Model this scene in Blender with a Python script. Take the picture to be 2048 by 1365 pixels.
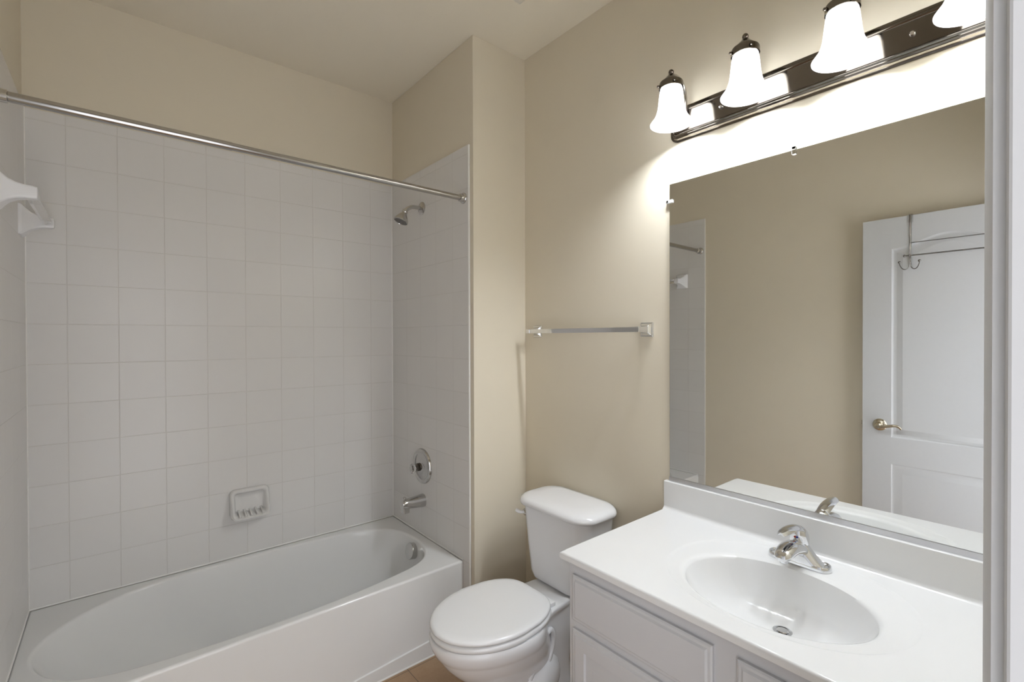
import bpy, bmesh, math, random
from mathutils import Vector, Matrix
PI = math.pi
for o in list(bpy.data.objects): bpy.data.objects.remove(o)
scene = bpy.context.scene
COL = scene.collection

# ------------------------------------------------------------------ camera
CAM_H = 1.4015
cam_d = bpy.data.cameras.new('camera')
cam_d.sensor_fit = 'HORIZONTAL'; cam_d.sensor_width = 36.0
cam_d.lens = 947.76 / 2048 * 36.0
cam_d.clip_start = 0.01
cam = bpy.data.objects.new('camera', cam_d); COL.objects.link(cam)
FW = Vector((0.64100715, 0.76749985, -0.00733613))
RT = Vector((0.76750252, -0.64103863, -0.00306066))
UP = Vector((0.0070518, 0.00366859, 0.99996841))
cam.matrix_world = Matrix(((RT.x, UP.x, -FW.x, 0), (RT.y, UP.y, -FW.y, 0), (RT.z, UP.z, -FW.z, CAM_H), (0, 0, 0, 1)))
scene.camera = cam

# ------------------------------------------------------------------ light and exposure
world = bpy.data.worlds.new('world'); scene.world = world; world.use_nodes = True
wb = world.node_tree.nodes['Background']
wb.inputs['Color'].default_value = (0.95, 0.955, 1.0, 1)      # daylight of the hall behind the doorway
HALL_FILL, FILL_BEHIND, FILL_BELOW = 2.5, 2.5, 1.6                                     # world fill through the doorway, strength set by direction; no hall is built
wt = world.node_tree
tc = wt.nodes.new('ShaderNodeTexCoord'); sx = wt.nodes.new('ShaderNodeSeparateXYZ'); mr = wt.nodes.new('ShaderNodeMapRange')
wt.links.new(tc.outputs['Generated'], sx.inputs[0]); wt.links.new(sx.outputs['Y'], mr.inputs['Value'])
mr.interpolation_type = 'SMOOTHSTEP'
for k, v in (('From Min', -0.97), ('From Max', -0.80), ('To Min', FILL_BEHIND), ('To Max', HALL_FILL)): mr.inputs[k].default_value = v
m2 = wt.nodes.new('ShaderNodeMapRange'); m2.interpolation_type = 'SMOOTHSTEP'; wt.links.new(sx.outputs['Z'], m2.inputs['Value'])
for k, v in (('From Min', -0.45), ('From Max', -0.10), ('To Min', FILL_BELOW), ('To Max', 1.0)): m2.inputs[k].default_value = v  # world fill boosted from below to lift ceiling and upper walls
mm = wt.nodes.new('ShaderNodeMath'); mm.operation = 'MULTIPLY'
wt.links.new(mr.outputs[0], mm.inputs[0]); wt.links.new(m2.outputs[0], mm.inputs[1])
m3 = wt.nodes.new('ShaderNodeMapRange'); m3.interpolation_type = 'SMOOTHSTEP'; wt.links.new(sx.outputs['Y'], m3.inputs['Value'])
for k, v in (('From Min', -0.60), ('From Max', -0.35), ('To Min', 1.0), ('To Max', 0.3)): m3.inputs[k].default_value = v    # world fill cut sideways to dim the door jamb
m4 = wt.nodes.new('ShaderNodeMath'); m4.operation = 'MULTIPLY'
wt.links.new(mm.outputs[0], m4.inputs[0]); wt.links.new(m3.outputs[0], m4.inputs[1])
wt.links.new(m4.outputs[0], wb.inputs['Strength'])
BULB = 470.0                                                    # radiance of the four lamp bulbs
scene.view_settings.view_transform = 'Standard'
scene.view_settings.look = 'None'
scene.view_settings.gamma = 1.0
scene.view_settings.use_curve_mapping = False
scene.view_settings.exposure = 0.0

# ------------------------------------------------------------------ room measures (metres; camera above the origin)
XL, XP, XV = -0.2614, 1.2276, 1.5456      # tile of left wall, tile of plumbing wall, vanity wall
D, YS, YT = 2.548, 1.748, 1.826           # tile of back wall, stub wall face, tub front
ZC, ZRIM, ZTILE = 2.7616, 0.369, 2.2765
YD = 0.045                                # room side of the door wall
XLP, XPP, DP = -0.2670, 1.2354, 2.555     # painted faces
YTILE = 1.776
ZCT = 0.780                               # counter top

# ------------------------------------------------------------------ materials
MATS = {}
def nt(name):
    m = bpy.data.materials.new(name); m.use_nodes = True
    t = m.node_tree; b = t.nodes['Principled BSDF']; MATS[name] = m
    return m, t, b
def N(t, kind, **kw):
    n = t.nodes.new(kind)
    for k, v in kw.items(): setattr(n, k, v)
    return n
def math_node(t, op, a, b=None):
    n = t.nodes.new('ShaderNodeMath'); n.operation = op
    for i, v in enumerate((a, b)):
        if v is None: continue
        if isinstance(v, (int, float)): n.inputs[i].default_value = v
        else: t.links.new(v, n.inputs[i])
    return n.outputs[0]
def mix_col(t, fac, a, b):
    n = t.nodes.new('ShaderNodeMix'); n.data_type = 'RGBA'
    for s, v in ((n.inputs[0], fac), (n.inputs[6], a), (n.inputs[7], b)):
        if isinstance(v, (int, float)): s.default_value = v
        elif isinstance(v, tuple): s.default_value = (*v, 1)
        else: t.links.new(v, s)
    return n.outputs[2]
def plain(name, col, rough=0.5, metal=0.0, spec=0.5, noise=0.0, nscale=30.0, bump=0.0, coat=0.0):
    m, t, b = nt(name)
    b.inputs['Base Color'].default_value = (*col, 1)
    b.inputs['Roughness'].default_value = rough
    b.inputs['Metallic'].default_value = metal
    b.inputs['Specular IOR Level'].default_value = spec
    b.inputs['Coat Weight'].default_value = coat
    if noise or bump:
        g = N(t, 'ShaderNodeNewGeometry'); nz = N(t, 'ShaderNodeTexNoise')
        nz.inputs['Scale'].default_value = nscale; nz.inputs['Detail'].default_value = 4
        t.links.new(g.outputs['Position'], nz.inputs['Vector'])
        if noise:
            dk = tuple(c * (1 - noise) for c in col); lt = tuple(min(1, c * (1 + noise)) for c in col)
            t.links.new(mix_col(t, nz.outputs['Fac'], dk, lt), b.inputs['Base Color'])
        if bump:
            bp = N(t, 'ShaderNodeBump'); bp.inputs['Strength'].default_value = bump; bp.inputs['Distance'].default_value = 0.001
            t.links.new(nz.outputs['Fac'], bp.inputs['Height']); t.links.new(bp.outputs['Normal'], b.inputs['Normal'])
    return m
PAINT = (0.725, 0.66, 0.535)
plain('beige_wall_paint', PAINT, 0.55, spec=0.35, noise=0.02, nscale=7, bump=0.12)
plain('ceiling_paint', (0.80, 0.74, 0.62), 0.9, spec=0.1, noise=0.015, nscale=160, bump=0.2)
plain('white_trim_paint', (0.66, 0.66, 0.66), 0.6, spec=0.2, noise=0.01, nscale=20)
plain('white_door_paint', (0.62, 0.63, 0.64), 0.45, noise=0.015, nscale=60, bump=0.15)
plain('cabinet_white', (0.62, 0.62, 0.635), 0.4, noise=0.012, nscale=25)
plain('cultured_marble', (0.80, 0.80, 0.797), 0.16, noise=0.012, nscale=9, coat=0.2)
plain('tub_enamel', (0.80, 0.80, 0.79), 0.15, noise=0.008, nscale=5)
plain('white_porcelain', (0.83, 0.83, 0.84), 0.10, noise=0.006, nscale=6)
plain('toilet_seat_plastic', (0.84, 0.84, 0.84), 0.22, noise=0.006, nscale=10)
plain('ceramic_glaze', (0.74, 0.73, 0.71), 0.10, noise=0.008, nscale=12)
plain('caulk', (0.84, 0.83, 0.80), 0.45, noise=0.02, nscale=60)
plain('chrome', (0.76, 0.77, 0.79), 0.09, metal=1.0, noise=0.01, nscale=40)
plain('satin_nickel', (0.47, 0.46, 0.45), 0.2, metal=1.0, noise=0.04, nscale=80)
plain('shower_chrome', (0.58, 0.57, 0.555), 0.16, metal=1.0, noise=0.03, nscale=60)
plain('dark_nickel', (0.17, 0.15, 0.13), 0.10, metal=1.0, noise=0.04, nscale=60)
plain('brass_nickel', (0.62, 0.57, 0.46), 0.16, metal=1.0, noise=0.04, nscale=60)
plain('aluminium_channel', (0.62, 0.62, 0.64), 0.35, metal=1.0, noise=0.02, nscale=60)
plain('mirror_glass', (0.86, 0.87, 0.86), 0.0, metal=1.0, noise=0.002, nscale=3)
plain('mirror_edge', (0.12, 0.17, 0.15), 0.2, noise=0.05, nscale=30)
plain('dark_rubber', (0.05, 0.05, 0.05), 0.6, noise=0.1, nscale=90)
plain('nozzle_grey', (0.16, 0.15, 0.14), 0.5, noise=0.1, nscale=90)
plain('vent_plastic', (0.74, 0.71, 0.64), 0.5, noise=0.01, nscale=30)
plain('arm_nickel', (0.62, 0.60, 0.57), 0.18, metal=1.0, noise=0.03, nscale=70)
plain('rack_wire', (0.27, 0.26, 0.25), 0.2, metal=1.0, noise=0.05, nscale=80)
plain('mark_red', (0.55, 0.05, 0.03), 0.4, noise=0.02); plain('mark_blue', (0.03, 0.05, 0.35), 0.4, noise=0.02)

def clear(name, col, rough, ior):
    m, t, b = nt(name)
    b.inputs['Base Color'].default_value = (*col, 1); b.inputs['Roughness'].default_value = rough
    b.inputs['IOR'].default_value = ior; b.inputs['Transmission Weight'].default_value = 1.0
    return m
clear('clear_acrylic', (0.95, 0.95, 0.95), 0.02, 1.30)
plain('clip_plastic', (0.88, 0.88, 0.88), 0.25)

def tile_mat(name, axis, off_u, off_v, pitch, half):
    # square glazed wall tiles laid out in world metres along 'axis' (0 = x, 1 = y) and z
    m, t, b = nt(name)
    g = N(t, 'ShaderNodeNewGeometry'); s = N(t, 'ShaderNodeSeparateXYZ'); t.links.new(g.outputs['Position'], s.inputs[0])
    ds, cell = [], []
    for src, off in ((s.outputs[axis], off_u), (s.outputs[2], off_v)):
        u = math_node(t, 'DIVIDE', math_node(t, 'SUBTRACT', src, off), pitch)
        fr = math_node(t, 'FRACT', u); cell.append(math_node(t, 'FLOOR', u))
        ds.append(math_node(t, 'MULTIPLY', math_node(t, 'MINIMUM', fr, math_node(t, 'SUBTRACT', 1.0, fr)), pitch))
    d = math_node(t, 'MINIMUM', ds[0], ds[1])
    mr = N(t, 'ShaderNodeMapRange'); mr.interpolation_type = 'SMOOTHSTEP'
    mr.inputs['From Min'].default_value = half * 0.5; mr.inputs['From Max'].default_value = half * 2.2
    t.links.new(d, mr.inputs['Value'])
    wn = N(t, 'ShaderNodeTexWhiteNoise'); wn.noise_dimensions = '2D'
    cb = N(t, 'ShaderNodeCombineXYZ'); t.links.new(cell[0], cb.inputs[0]); t.links.new(cell[1], cb.inputs[1])
    t.links.new(cb.outputs[0], wn.inputs['Vector'])
    tile = mix_col(t, wn.outputs['Value'], (0.735, 0.72, 0.70), (0.75, 0.735, 0.715))
    t.links.new(mix_col(t, mr.outputs[0], (0.69, 0.67, 0.64), tile), b.inputs['Base Color'])
    b.inputs['Roughness'].default_value = 0.27; b.inputs['Specular IOR Level'].default_value = 0.42
    bp = N(t, 'ShaderNodeBump'); bp.inputs['Strength'].default_value = 0.55; bp.inputs['Distance'].default_value = 0.0015
    t.links.new(mr.outputs[0], bp.inputs['Height'])
    nz = N(t, 'ShaderNodeTexNoise'); nz.inputs['Scale'].default_value = 14
    t.links.new(g.outputs['Position'], nz.inputs['Vector'])
    b2 = N(t, 'ShaderNodeBump'); b2.inputs['Strength'].default_value = 0.06; b2.inputs['Distance'].default_value = 0.004
    t.links.new(nz.outputs['Fac'], b2.inputs['Height']); t.links.new(b2.outputs['Normal'], bp.inputs['Normal'])
    t.links.new(bp.outputs['Normal'], b.inputs['Normal'])
    return m
PITCH = 0.1556
tile_mat('tile_back', 0, -0.1471, 2.2370 - 20 * PITCH, PITCH, 0.0010)
tile_mat('tile_side', 1, D - 0.018 - 40 * PITCH, 2.2370 - 20 * PITCH, PITCH, 0.0007)

def floor_mat():
    m, t, b = nt('floor_tile')
    g = N(t, 'ShaderNodeNewGeometry'); s = N(t, 'ShaderNodeSeparateXYZ'); t.links.new(g.outputs['Position'], s.inputs[0])
    ds = []
    for src, off in ((s.outputs[0], 0.934 - 3.05), (s.outputs[1], 1.50 - 3.05)):
        fr = math_node(t, 'FRACT', math_node(t, 'DIVIDE', math_node(t, 'SUBTRACT', src, off), 0.305))
        ds.append(math_node(t, 'MULTIPLY', math_node(t, 'MINIMUM', fr, math_node(t, 'SUBTRACT', 1.0, fr)), 0.305))
    d = math_node(t, 'MINIMUM', ds[0], ds[1])
    mr = N(t, 'ShaderNodeMapRange'); mr.interpolation_type = 'SMOOTHSTEP'
    mr.inputs['From Min'].default_value = 0.0006; mr.inputs['From Max'].default_value = 0.0022
    t.links.new(d, mr.inputs['Value'])
    nz = N(t, 'ShaderNodeTexNoise'); nz.inputs['Scale'].default_value = 9; nz.inputs['Detail'].default_value = 7; nz.inputs['Roughness'].default_value = 0.65
    t.links.new(g.outputs['Position'], nz.inputs['Vector'])
    n2 = N(t, 'ShaderNodeTexNoise'); n2.inputs['Scale'].default_value = 120; n2.inputs['Detail'].default_value = 3
    t.links.new(g.outputs['Position'], n2.inputs['Vector'])
    f = math_node(t, 'ADD', math_node(t, 'MULTIPLY', nz.outputs['Fac'], 0.8), math_node(t, 'MULTIPLY', n2.outputs['Fac'], 0.25))
    tile = mix_col(t, f, (0.30, 0.175, 0.085), (0.52, 0.36, 0.23))
    t.links.new(mix_col(t, mr.outputs[0], (0.16, 0.11, 0.075), tile), b.inputs['Base Color'])
    b.inputs['Roughness'].default_value = 0.38
    bp = N(t, 'ShaderNodeBump'); bp.inputs['Strength'].default_value = 0.4; bp.inputs['Distance'].default_value = 0.001
    t.links.new(mr.outputs[0], bp.inputs['Height']); t.links.new(bp.outputs['Normal'], b.inputs['Normal'])
floor_mat()

def shade_mat():
    m = bpy.data.materials.new('frosted_shade_glass'); m.use_nodes = True; t = m.node_tree; MATS['frosted_shade_glass'] = m
    t.nodes.clear()
    out = N(t, 'ShaderNodeOutputMaterial'); df = N(t, 'ShaderNodeBsdfDiffuse'); tr = N(t, 'ShaderNodeBsdfTranslucent')
    gl = N(t, 'ShaderNodeBsdfGlossy'); m1 = N(t, 'ShaderNodeMixShader'); m2 = N(t, 'ShaderNodeMixShader'); fr = N(t, 'ShaderNodeFresnel')
    nz = N(t, 'ShaderNodeTexNoise'); nz.inputs['Scale'].default_value = 25
    g = N(t, 'ShaderNodeNewGeometry'); t.links.new(g.outputs['Position'], nz.inputs['Vector'])
    t.links.new(mix_col(t, nz.outputs['Fac'], SHADE_D, tuple(c * 1.04 for c in SHADE_D)), df.inputs['Color'])
    tr.inputs['Color'].default_value = (*SHADE_T, 1); gl.inputs['Roughness'].default_value = 0.25
    m1.inputs[0].default_value = 0.72
    t.links.new(df.outputs[0], m1.inputs[1]); t.links.new(tr.outputs[0], m1.inputs[2])
    t.links.new(math_node(t, 'MULTIPLY', fr.outputs[0], 0.5), m2.inputs[0])
    t.links.new(m1.outputs[0], m2.inputs[1]); t.links.new(gl.outputs[0], m2.inputs[2])
    t.links.new(m2.outputs[0], out.inputs[0])
SHADE_D = (0.88, 0.87, 0.86); SHADE_T = (0.95, 0.94, 0.93)
shade_mat()
def bulb_mat():
    m, t, b = nt('lamp_bulb')
    b.inputs['Base Color'].default_value = (0.9, 0.9, 0.88, 1)
    b.inputs['Emission Color'].default_value = (0.88, 0.935, 1.0, 1)
    b.inputs['Emission Strength'].default_value = BULB
bulb_mat()
M = MATS

# ------------------------------------------------------------------ mesh helpers
def link(name, bm, mat, parent=None, smooth=35.0, kind=None, label=None, doubles=True):
    if doubles: bmesh.ops.remove_doubles(bm, verts=bm.verts, dist=1e-6)
    bmesh.ops.recalc_face_normals(bm, faces=bm.faces)
    me = bpy.data.meshes.new(name); bm.to_mesh(me); bm.free()
    mats = mat if isinstance(mat, (list, tuple)) else [mat]
    for x in mats: me.materials.append(M[x])
    if smooth:
        for p in me.polygons: p.use_smooth = True
        me.set_sharp_from_angle(angle=math.radians(smooth))
    o = bpy.data.objects.new(name, me); COL.objects.link(o)
    if smooth and smooth <= 50:
        wn = o.modifiers.new('weighted_normals', 'WEIGHTED_NORMAL'); wn.keep_sharp = True; wn.weight = 100
    if parent is not None:
        o.parent = parent
        a, off = parent, Vector((0, 0, 0))
        while a is not None: off = off + a.location; a = a.parent
        o.location = -off
    if kind: o['kind'] = kind
    if label: o['label'] = label
    return o
def thing(name, label, cat, loc, group=None):
    o = bpy.data.objects.new(name, None); COL.objects.link(o); o.location = loc
    o.empty_display_size = 0.05; o['label'] = label; o['category'] = cat
    if group: o['group'] = group
    return o
def add_box(bm, lo, hi, bev=0.0, seg=2, mi=0):
    lo, hi = Vector(lo), Vector(hi)
    r = bmesh.ops.create_cube(bm, size=1.0); vs = r['verts']
    for v in vs: v.co = Vector([lo[i] + (v.co[i] + 0.5) * (hi[i] - lo[i]) for i in range(3)])
    fs = {f for v in vs for f in v.link_faces}
    for f in fs: f.material_index = mi
    if bev:
        es = list({e for v in vs for e in v.link_edges})
        bmesh.ops.bevel(bm, geom=es, offset=bev, segments=seg, affect='EDGES', profile=0.5)
    return bm
def box(lo, hi, bev=0.0, seg=2): return add_box(bmesh.new(), lo, hi, bev, seg)
def frame_of(d):
    d = Vector(d).normalized(); a = Vector((0, 0, 1)) if abs(d.z) < 0.9 else Vector((1, 0, 0))
    u = d.cross(a).normalized(); return u, d.cross(u).normalized(), d
def add_lathe(bm, prof, org, axis, seg=48, close=False, mi=0):
    # prof: (radius, height along axis)
    u, w, d = frame_of(axis); org = Vector(org); rings = []
    for r, h in prof:
        if r < 1e-7: rings.append([bm.verts.new(org + d * h)])
        else: rings.append([bm.verts.new(org + d * h + u * (r * math.cos(2 * PI * k / seg)) + w * (r * math.sin(2 * PI * k / seg))) for k in range(seg)])
    for a, b in zip(rings, rings[1:]): bridge(bm, a, b, mi)
    if close: bridge(bm, rings[-1], rings[0], mi)
    return bm
def bridge(bm, a, b, mi=0):
    n = max(len(a), len(b))
    for k in range(n):
        k2 = (k + 1) % n
        if len(a) == 1 and len(b) == 1: continue
        if len(a) == 1: f = bm.faces.new((a[0], b[k], b[k2]))
        elif len(b) == 1: f = bm.faces.new((a[k], a[k2], b[0]))
        else: f = bm.faces.new((a[k], a[k2], b[k2], b[k]))
        f.material_index = mi
def lathe(prof, org, axis, seg=48, close=False): return add_lathe(bmesh.new(), prof, org, axis, seg, close)
def catmull(pts, n=8, closed=False):
    P = [Vector(p) for p in pts]; out = []; m = len(P)
    rng = range(m) if closed else range(m - 1)
    for i in rng:
        if closed: a, b, c, d = P[i - 1], P[i], P[(i + 1) % m], P[(i + 2) % m]
        else: a, b, c, d = P[max(i - 1, 0)], P[i], P[i + 1], P[min(i + 2, m - 1)]
        for k in range(n):
            t = k / n
            out.append(0.5 * ((2 * b) + (c - a) * t + (2 * a - 5 * b + 4 * c - d) * t * t + (3 * b - a - 3 * c + d) * t ** 3))
    if not closed: out.append(P[-1])
    return out
def add_tube(bm, pts, r, seg=16, caps=True, mi=0):
    P = [Vector(p) for p in pts]; rs = r if isinstance(r, (list, tuple)) else [r] * len(P)
    t0 = (P[1] - P[0]).normalized(); u = frame_of(t0)[0]; rings = []
    for i, p in enumerate(P):
        t = ((P[min(i + 1, len(P) - 1)] - P[max(i - 1, 0)])).normalized()
        u = (u - t * u.dot(t)).normalized(); w = t.cross(u)
        rings.append([bm.verts.new(p + (u * math.cos(2 * PI * k / seg) + w * math.sin(2 * PI * k / seg)) * rs[i]) for k in range(seg)])
    for a, b in zip(rings, rings[1:]): bridge(bm, a, b, mi)
    if caps:
        for q, p in ((rings[0], P[0]), (rings[-1], P[-1])): bridge(bm, [bm.verts.new(p)], q, mi)
    return bm
def tube(pts, r, seg=16, caps=True): return add_tube(bmesh.new(), pts, r, seg, caps)
def add_ball(bm, c, r, seg=20, sc=(1, 1, 1), mi=0):
    res = bmesh.ops.create_uvsphere(bm, u_segments=seg, v_segments=seg // 2, radius=r)
    for v in res['verts']: v.co = Vector([v.co[i] * sc[i] + c[i] for i in range(3)])
    for f in {f for v in res['verts'] for f in v.link_faces}: f.material_index = mi
    return bm
def add_loft(bm, rings, cap0=True, cap1=True, mi=0):
    R = [[bm.verts.new(Vector(p)) for p in ring] for ring in rings]
    for a, b in zip(R, R[1:]): bridge(bm, a, b, mi)
    for flag, r in ((cap0, R[0]), (cap1, R[-1])):
        if flag:
            c = Vector((0, 0, 0))
            for v in r: c += v.co
            bridge(bm, [bm.verts.new(c / len(r))], r, mi)
    return bm
def add_prism(bm, pts, ax, lo, hi, mi=0):
    # polygon extruded along axis ax; pts give the two other coordinates in xyz order
    def P(p, h):
        q = list(p); q.insert(ax, h); return Vector(q)
    a = [bm.verts.new(P(p, lo)) for p in pts]; b = [bm.verts.new(P(p, hi)) for p in pts]
    n = len(pts)
    for k in range(n): bm.faces.new((a[k], a[(k + 1) % n], b[(k + 1) % n], b[k])).material_index = mi
    bm.faces.new(a).material_index = mi; bm.faces.new(b[::-1]).material_index = mi
    return bm
def rrect(cx, cy, hx, hy, r, n=8):
    out = []
    for sx, sy, a0 in ((1, 1, 0), (-1, 1, 90), (-1, -1, 180), (1, -1, 270)):
        for k in range(n + 1):
            a = math.radians(a0 + 90 * k / n)
            out.append((cx + sx * (hx - r) + r * math.cos(a), cy + sy * (hy - r) + r * math.sin(a)))
    return out
S = 'structure'

# ------------------------------------------------------------------ setting
T = 0.11
link('floor', box((XLP - T, YD - T, -0.05), (XV + T, DP + T, 0)), 'floor_tile', kind=S, smooth=0)
link('ceiling', box((XLP - T, YD - T, ZC), (XV + T, DP + T, ZC + 0.08)), 'ceiling_paint', kind=S, smooth=0)
link('wall_left', box((XLP - T, YD - T, 0), (XLP, DP + T, ZC)), 'beige_wall_paint', kind=S, smooth=0)
link('wall_back', box((XLP, DP, 0), (XPP, DP + T, ZC)), 'beige_wall_paint', kind=S, smooth=0)
link('wall_right', box((XV, YD - T, 0), (XV + T, YS, ZC)), 'beige_wall_paint', kind=S, smooth=0)
link('wall_plumbing', box((XPP, YS, 0), (XV + T, DP + T, ZC), 0.003, 2), 'beige_wall_paint', kind=S)
XJ0, XJ1, ZJ = -0.190, 0.565, 2.060       # doorway: hinge jamb, strike jamb, head
bm = bmesh.new()
add_box(bm, (XLP, YD - T, 0), (XJ0 - 0.018, YD, ZC)); add_box(bm, (XJ1 + 0.018, YD - T, 0), (XV, YD, ZC))
add_box(bm, (XJ0 - 0.018, YD - T, ZJ + 0.018), (XJ1 + 0.018, YD, ZC))
link('wall_front', bm, 'beige_wall_paint', kind=S, smooth=0)
# tile surrounds of the tub alcove
link('wall_tile_back', box((XL, D, ZRIM), (XP, DP, ZTILE), 0.001), 'tile_back', kind=S)
bm = bmesh.new(); add_prism(bm, [(YTILE, 0), (D, 0), (D, ZTILE), (YTILE, ZTILE)], 0, XP, XPP)
link('wall_tile_plumbing', bm, 'tile_side', kind=S)
bm = bmesh.new(); add_prism(bm, [(YTILE, 0), (D, 0), (D, ZTILE), (YTILE, ZTILE)], 0, XLP, XL)
link('wall_tile_left', bm, 'tile_side', kind=S)
# bullnose edge of the tile and caulk lines
bm = bmesh.new()
for x0, x1 in ((XP - 0.0006, XPP), (XLP, XL + 0.0006)): add_box(bm, (x0, YTILE - 0.0035, 0), (x1, YTILE + 0.004, ZTILE + 0.001), 0.0018)
for x in (XP, XL): add_tube(bm, [(x, D, ZRIM), (x, D, ZTILE)], 0.0032, 8)
add_tube(bm, [(XL, D, ZRIM + 0.002), (XP, D, ZRIM + 0.002)], 0.0038, 8)
for x in (XP, XL): add_tube(bm, [(x, YT + 0.004, ZRIM + 0.002), (x, D, ZRIM + 0.002)], 0.0038, 8)
add_tube(bm, [(XL, YT - 0.006, 0.002), (XP, YT - 0.006, 0.002)], 0.0045, 8)
link('trim_1', bm, 'caulk', kind=S)
# door frame: jambs, stops, casing with a moulded profile
bm = bmesh.new(); jb = bmesh.new()
for sx, xj in ((1, XJ1), (-1, XJ0)):
    def bx(a, b, y0, y1, z1=ZJ, bev=0.001):
        lo, hi = sorted((xj + sx * a, xj + sx * b)); add_box(jb, (lo, y0, 0), (hi, y1, z1))
    bx(0, 0.018, YD - T - 0.002, YD + 0.002, ZJ + 0.018)
    if sx > 0: add_prism(jb, [(xj - .0101, YD - .055), (xj - .0101, YD - .0100), (xj - .0092, YD - .0080), (xj - .0072, YD - .0065), (xj - .0040, YD - .0058), (xj - .0001, YD - .0056), (xj - .0001, YD - .055)], 2, 0, ZJ)
    else: bx(-0.010, -0.0001, YD - 0.075, YD - 0.037, ZJ, 0.002)
    w = 0.057 if sx > 0 else 0.05
    prof = [(0.004, YD), (0.004, YD + 0.0012), (0.010, YD + 0.0042), (0.018, YD + 0.0068), (0.025, YD + 0.0088), (0.032, YD + 0.0098), (0.048, YD + 0.0098), (w, YD + 0.009), (w, YD)]
    add_prism(bm, [(xj + sx * a, y) for a, y in prof], 2, 0, ZJ + 0.055)
add_box(jb, (XJ0, YD - T - 0.002, ZJ), (XJ1, YD + 0.002, ZJ + 0.018))
link('trim_3', jb, 'white_trim_paint', kind=S, smooth=0)
add_box(bm, (XJ0 - 0.055, YD, ZJ + 0.004), (XJ1 + 0.055, YD + 0.0094, ZJ + 0.06), 0.002)
link('trim_2', bm, 'white_trim_paint', kind=S)

# ------------------------------------------------------------------ bathtub
OUT = [(0.475, 1.874), (.64, 1.880), (.78, 1.892), (.92, 1.913), (1.02, 1.935), (1.09, 1.972), (1.135, 2.03), (1.165, 2.12), (1.17, 2.22), (1.147, 2.33),
       (1.085, 2.412), (.95, 2.474), (.7, 2.503), (.4, 2.510), (.12, 2.496), (-.055, 2.42), (-.165, 2.3156), (-.212, 2.2), (-.20, 2.09), (-.14, 1.99), (-.02, 1.917), (.2, 1.883)]
def make_tub():
    bm = bmesh.new(); C0 = Vector((0.475, 2.185))
    X0, X1, Y0, Y1 = XL, XP, YT, D
    cm = catmull([(a, b, 0) for a, b in OUT], 12, True)
    inner = [Vector((p.x, p.y)) for p in cm]; n = len(inner)
    # outer rectangle sampled by the same rays; four samples snapped to the corners
    rect = []
    for p in inner:
        d = p - C0; ts = []
        if d.x > 1e-9: ts.append((X1 - C0.x) / d.x)
        if d.x < -1e-9: ts.append((X0 - C0.x) / d.x)
        if d.y > 1e-9: ts.append((Y1 - C0.y) / d.y)
        if d.y < -1e-9: ts.append((Y0 - C0.y) / d.y)
        rect.append(C0 + d * min(ts))
    for c in ((X0, Y0), (X1, Y0), (X1, Y1), (X0, Y1)):
        c = Vector(c); k = min(range(n), key=lambda i: (rect[i] - c).length); rect[k] = c
    def nrm(i):
        t = (inner[(i + 1) % n] - inner[i - 1]).normalized(); return Vector((-t.y, t.x))   # inward for a ccw outline
    def inset(p, i, a): return p + nrm(i) * a
    rings = []
    e = 0.010
    def clampf(p, a): return Vector((min(max(p.x, X0 + a), X1 - a), min(max(p.y, Y0 + a), Y1 - a)))
    rings.append([(p.x, p.y, 0.0) for p in rect]); rings.append([(p.x, p.y, ZRIM - e) for p in rect])
    for a in (22, 45, 68, 90):
        s, c = math.sin(math.radians(a)), math.cos(math.radians(a))
        rings.append([(*clampf(p, e * (1 - c))[:], ZRIM - e + e * s) for p in rect])
    f = 0.014
    rings.append([(*inset(p, i, -f)[:], ZRIM - 0.0005) for i, p in enumerate(inner)])
    for a in (25, 50, 75):
        s, c = math.sin(math.radians(a)), math.cos(math.radians(a))
        rings.append([(*inset(p, i, -f + f * s)[:], ZRIM - 0.0005 - f * (1 - c)) for i, p in enumerate(inner)])
    # walls: bottom outline pulled in, more at the backrest end
    def bot(p, i):
        q = Vector((C0.x + 0.03 + (p.x - C0.x) * (0.93 if p.x > C0.x else 0.68), C0.y + (p.y - C0.y) * 0.74)); return q
    for t in (0.06, 0.2, 0.4, 0.6, 0.75, 0.86, 0.93, 0.97, 1.0):
        h = 1 - t; ring = []
        for i, p in enumerate(inner):
            q = bot(p, i); k = (t * 0.75 + 0.25 * t ** 4)
            ring.append((*p.lerp(q, k)[:], 0.06 + (ZRIM - 0.012 - 0.06) * (1 - math.sin(min(1, t) * PI / 2) ** 1.0 if False else (1 - t) ** 1.0)))
        rings.append(ring)
    for s in (0.9, 0.6, 0.3):
        base = [Vector(q[:2]) for q in rings[-1]] if s == 0.9 else base
        rings.append([(*(Vector((C0.x + 0.06, C0.y)).lerp(b, s))[:], 0.06 - 0.006 * (1 - s) - 0.006) for b in base])
    add_loft(bm, rings, cap0=False, cap1=True)
    # skirt band along the foot of the apron
    z1, z0 = 0.0838, 0.020
    top = [(XL, 0.012), (0.23, z0), (XP, z1)]
    a = [bm.verts.new((x, Y0 - 0.006, 0)) for x, z in top]; b = [bm.verts.new((x, Y0 - 0.006, z - 0.003)) for x, z in top]
    c = [bm.verts.new((x, Y0 + 0.001, z)) for x, z in top]
    for k in (0, 1):
        bm.faces.new((a[k], a[k + 1], b[k + 1], b[k])); bm.faces.new((b[k], b[k + 1], c[k + 1], c[k]))
    return bm
tub = thing('bathtub', 'long white bathtub set into the tiled alcove', 'bathtub', ((XL + XP) / 2, (YT + D) / 2, 0))
link('tub_basin', make_tub(), 'tub_enamel', tub, smooth=40)
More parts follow.
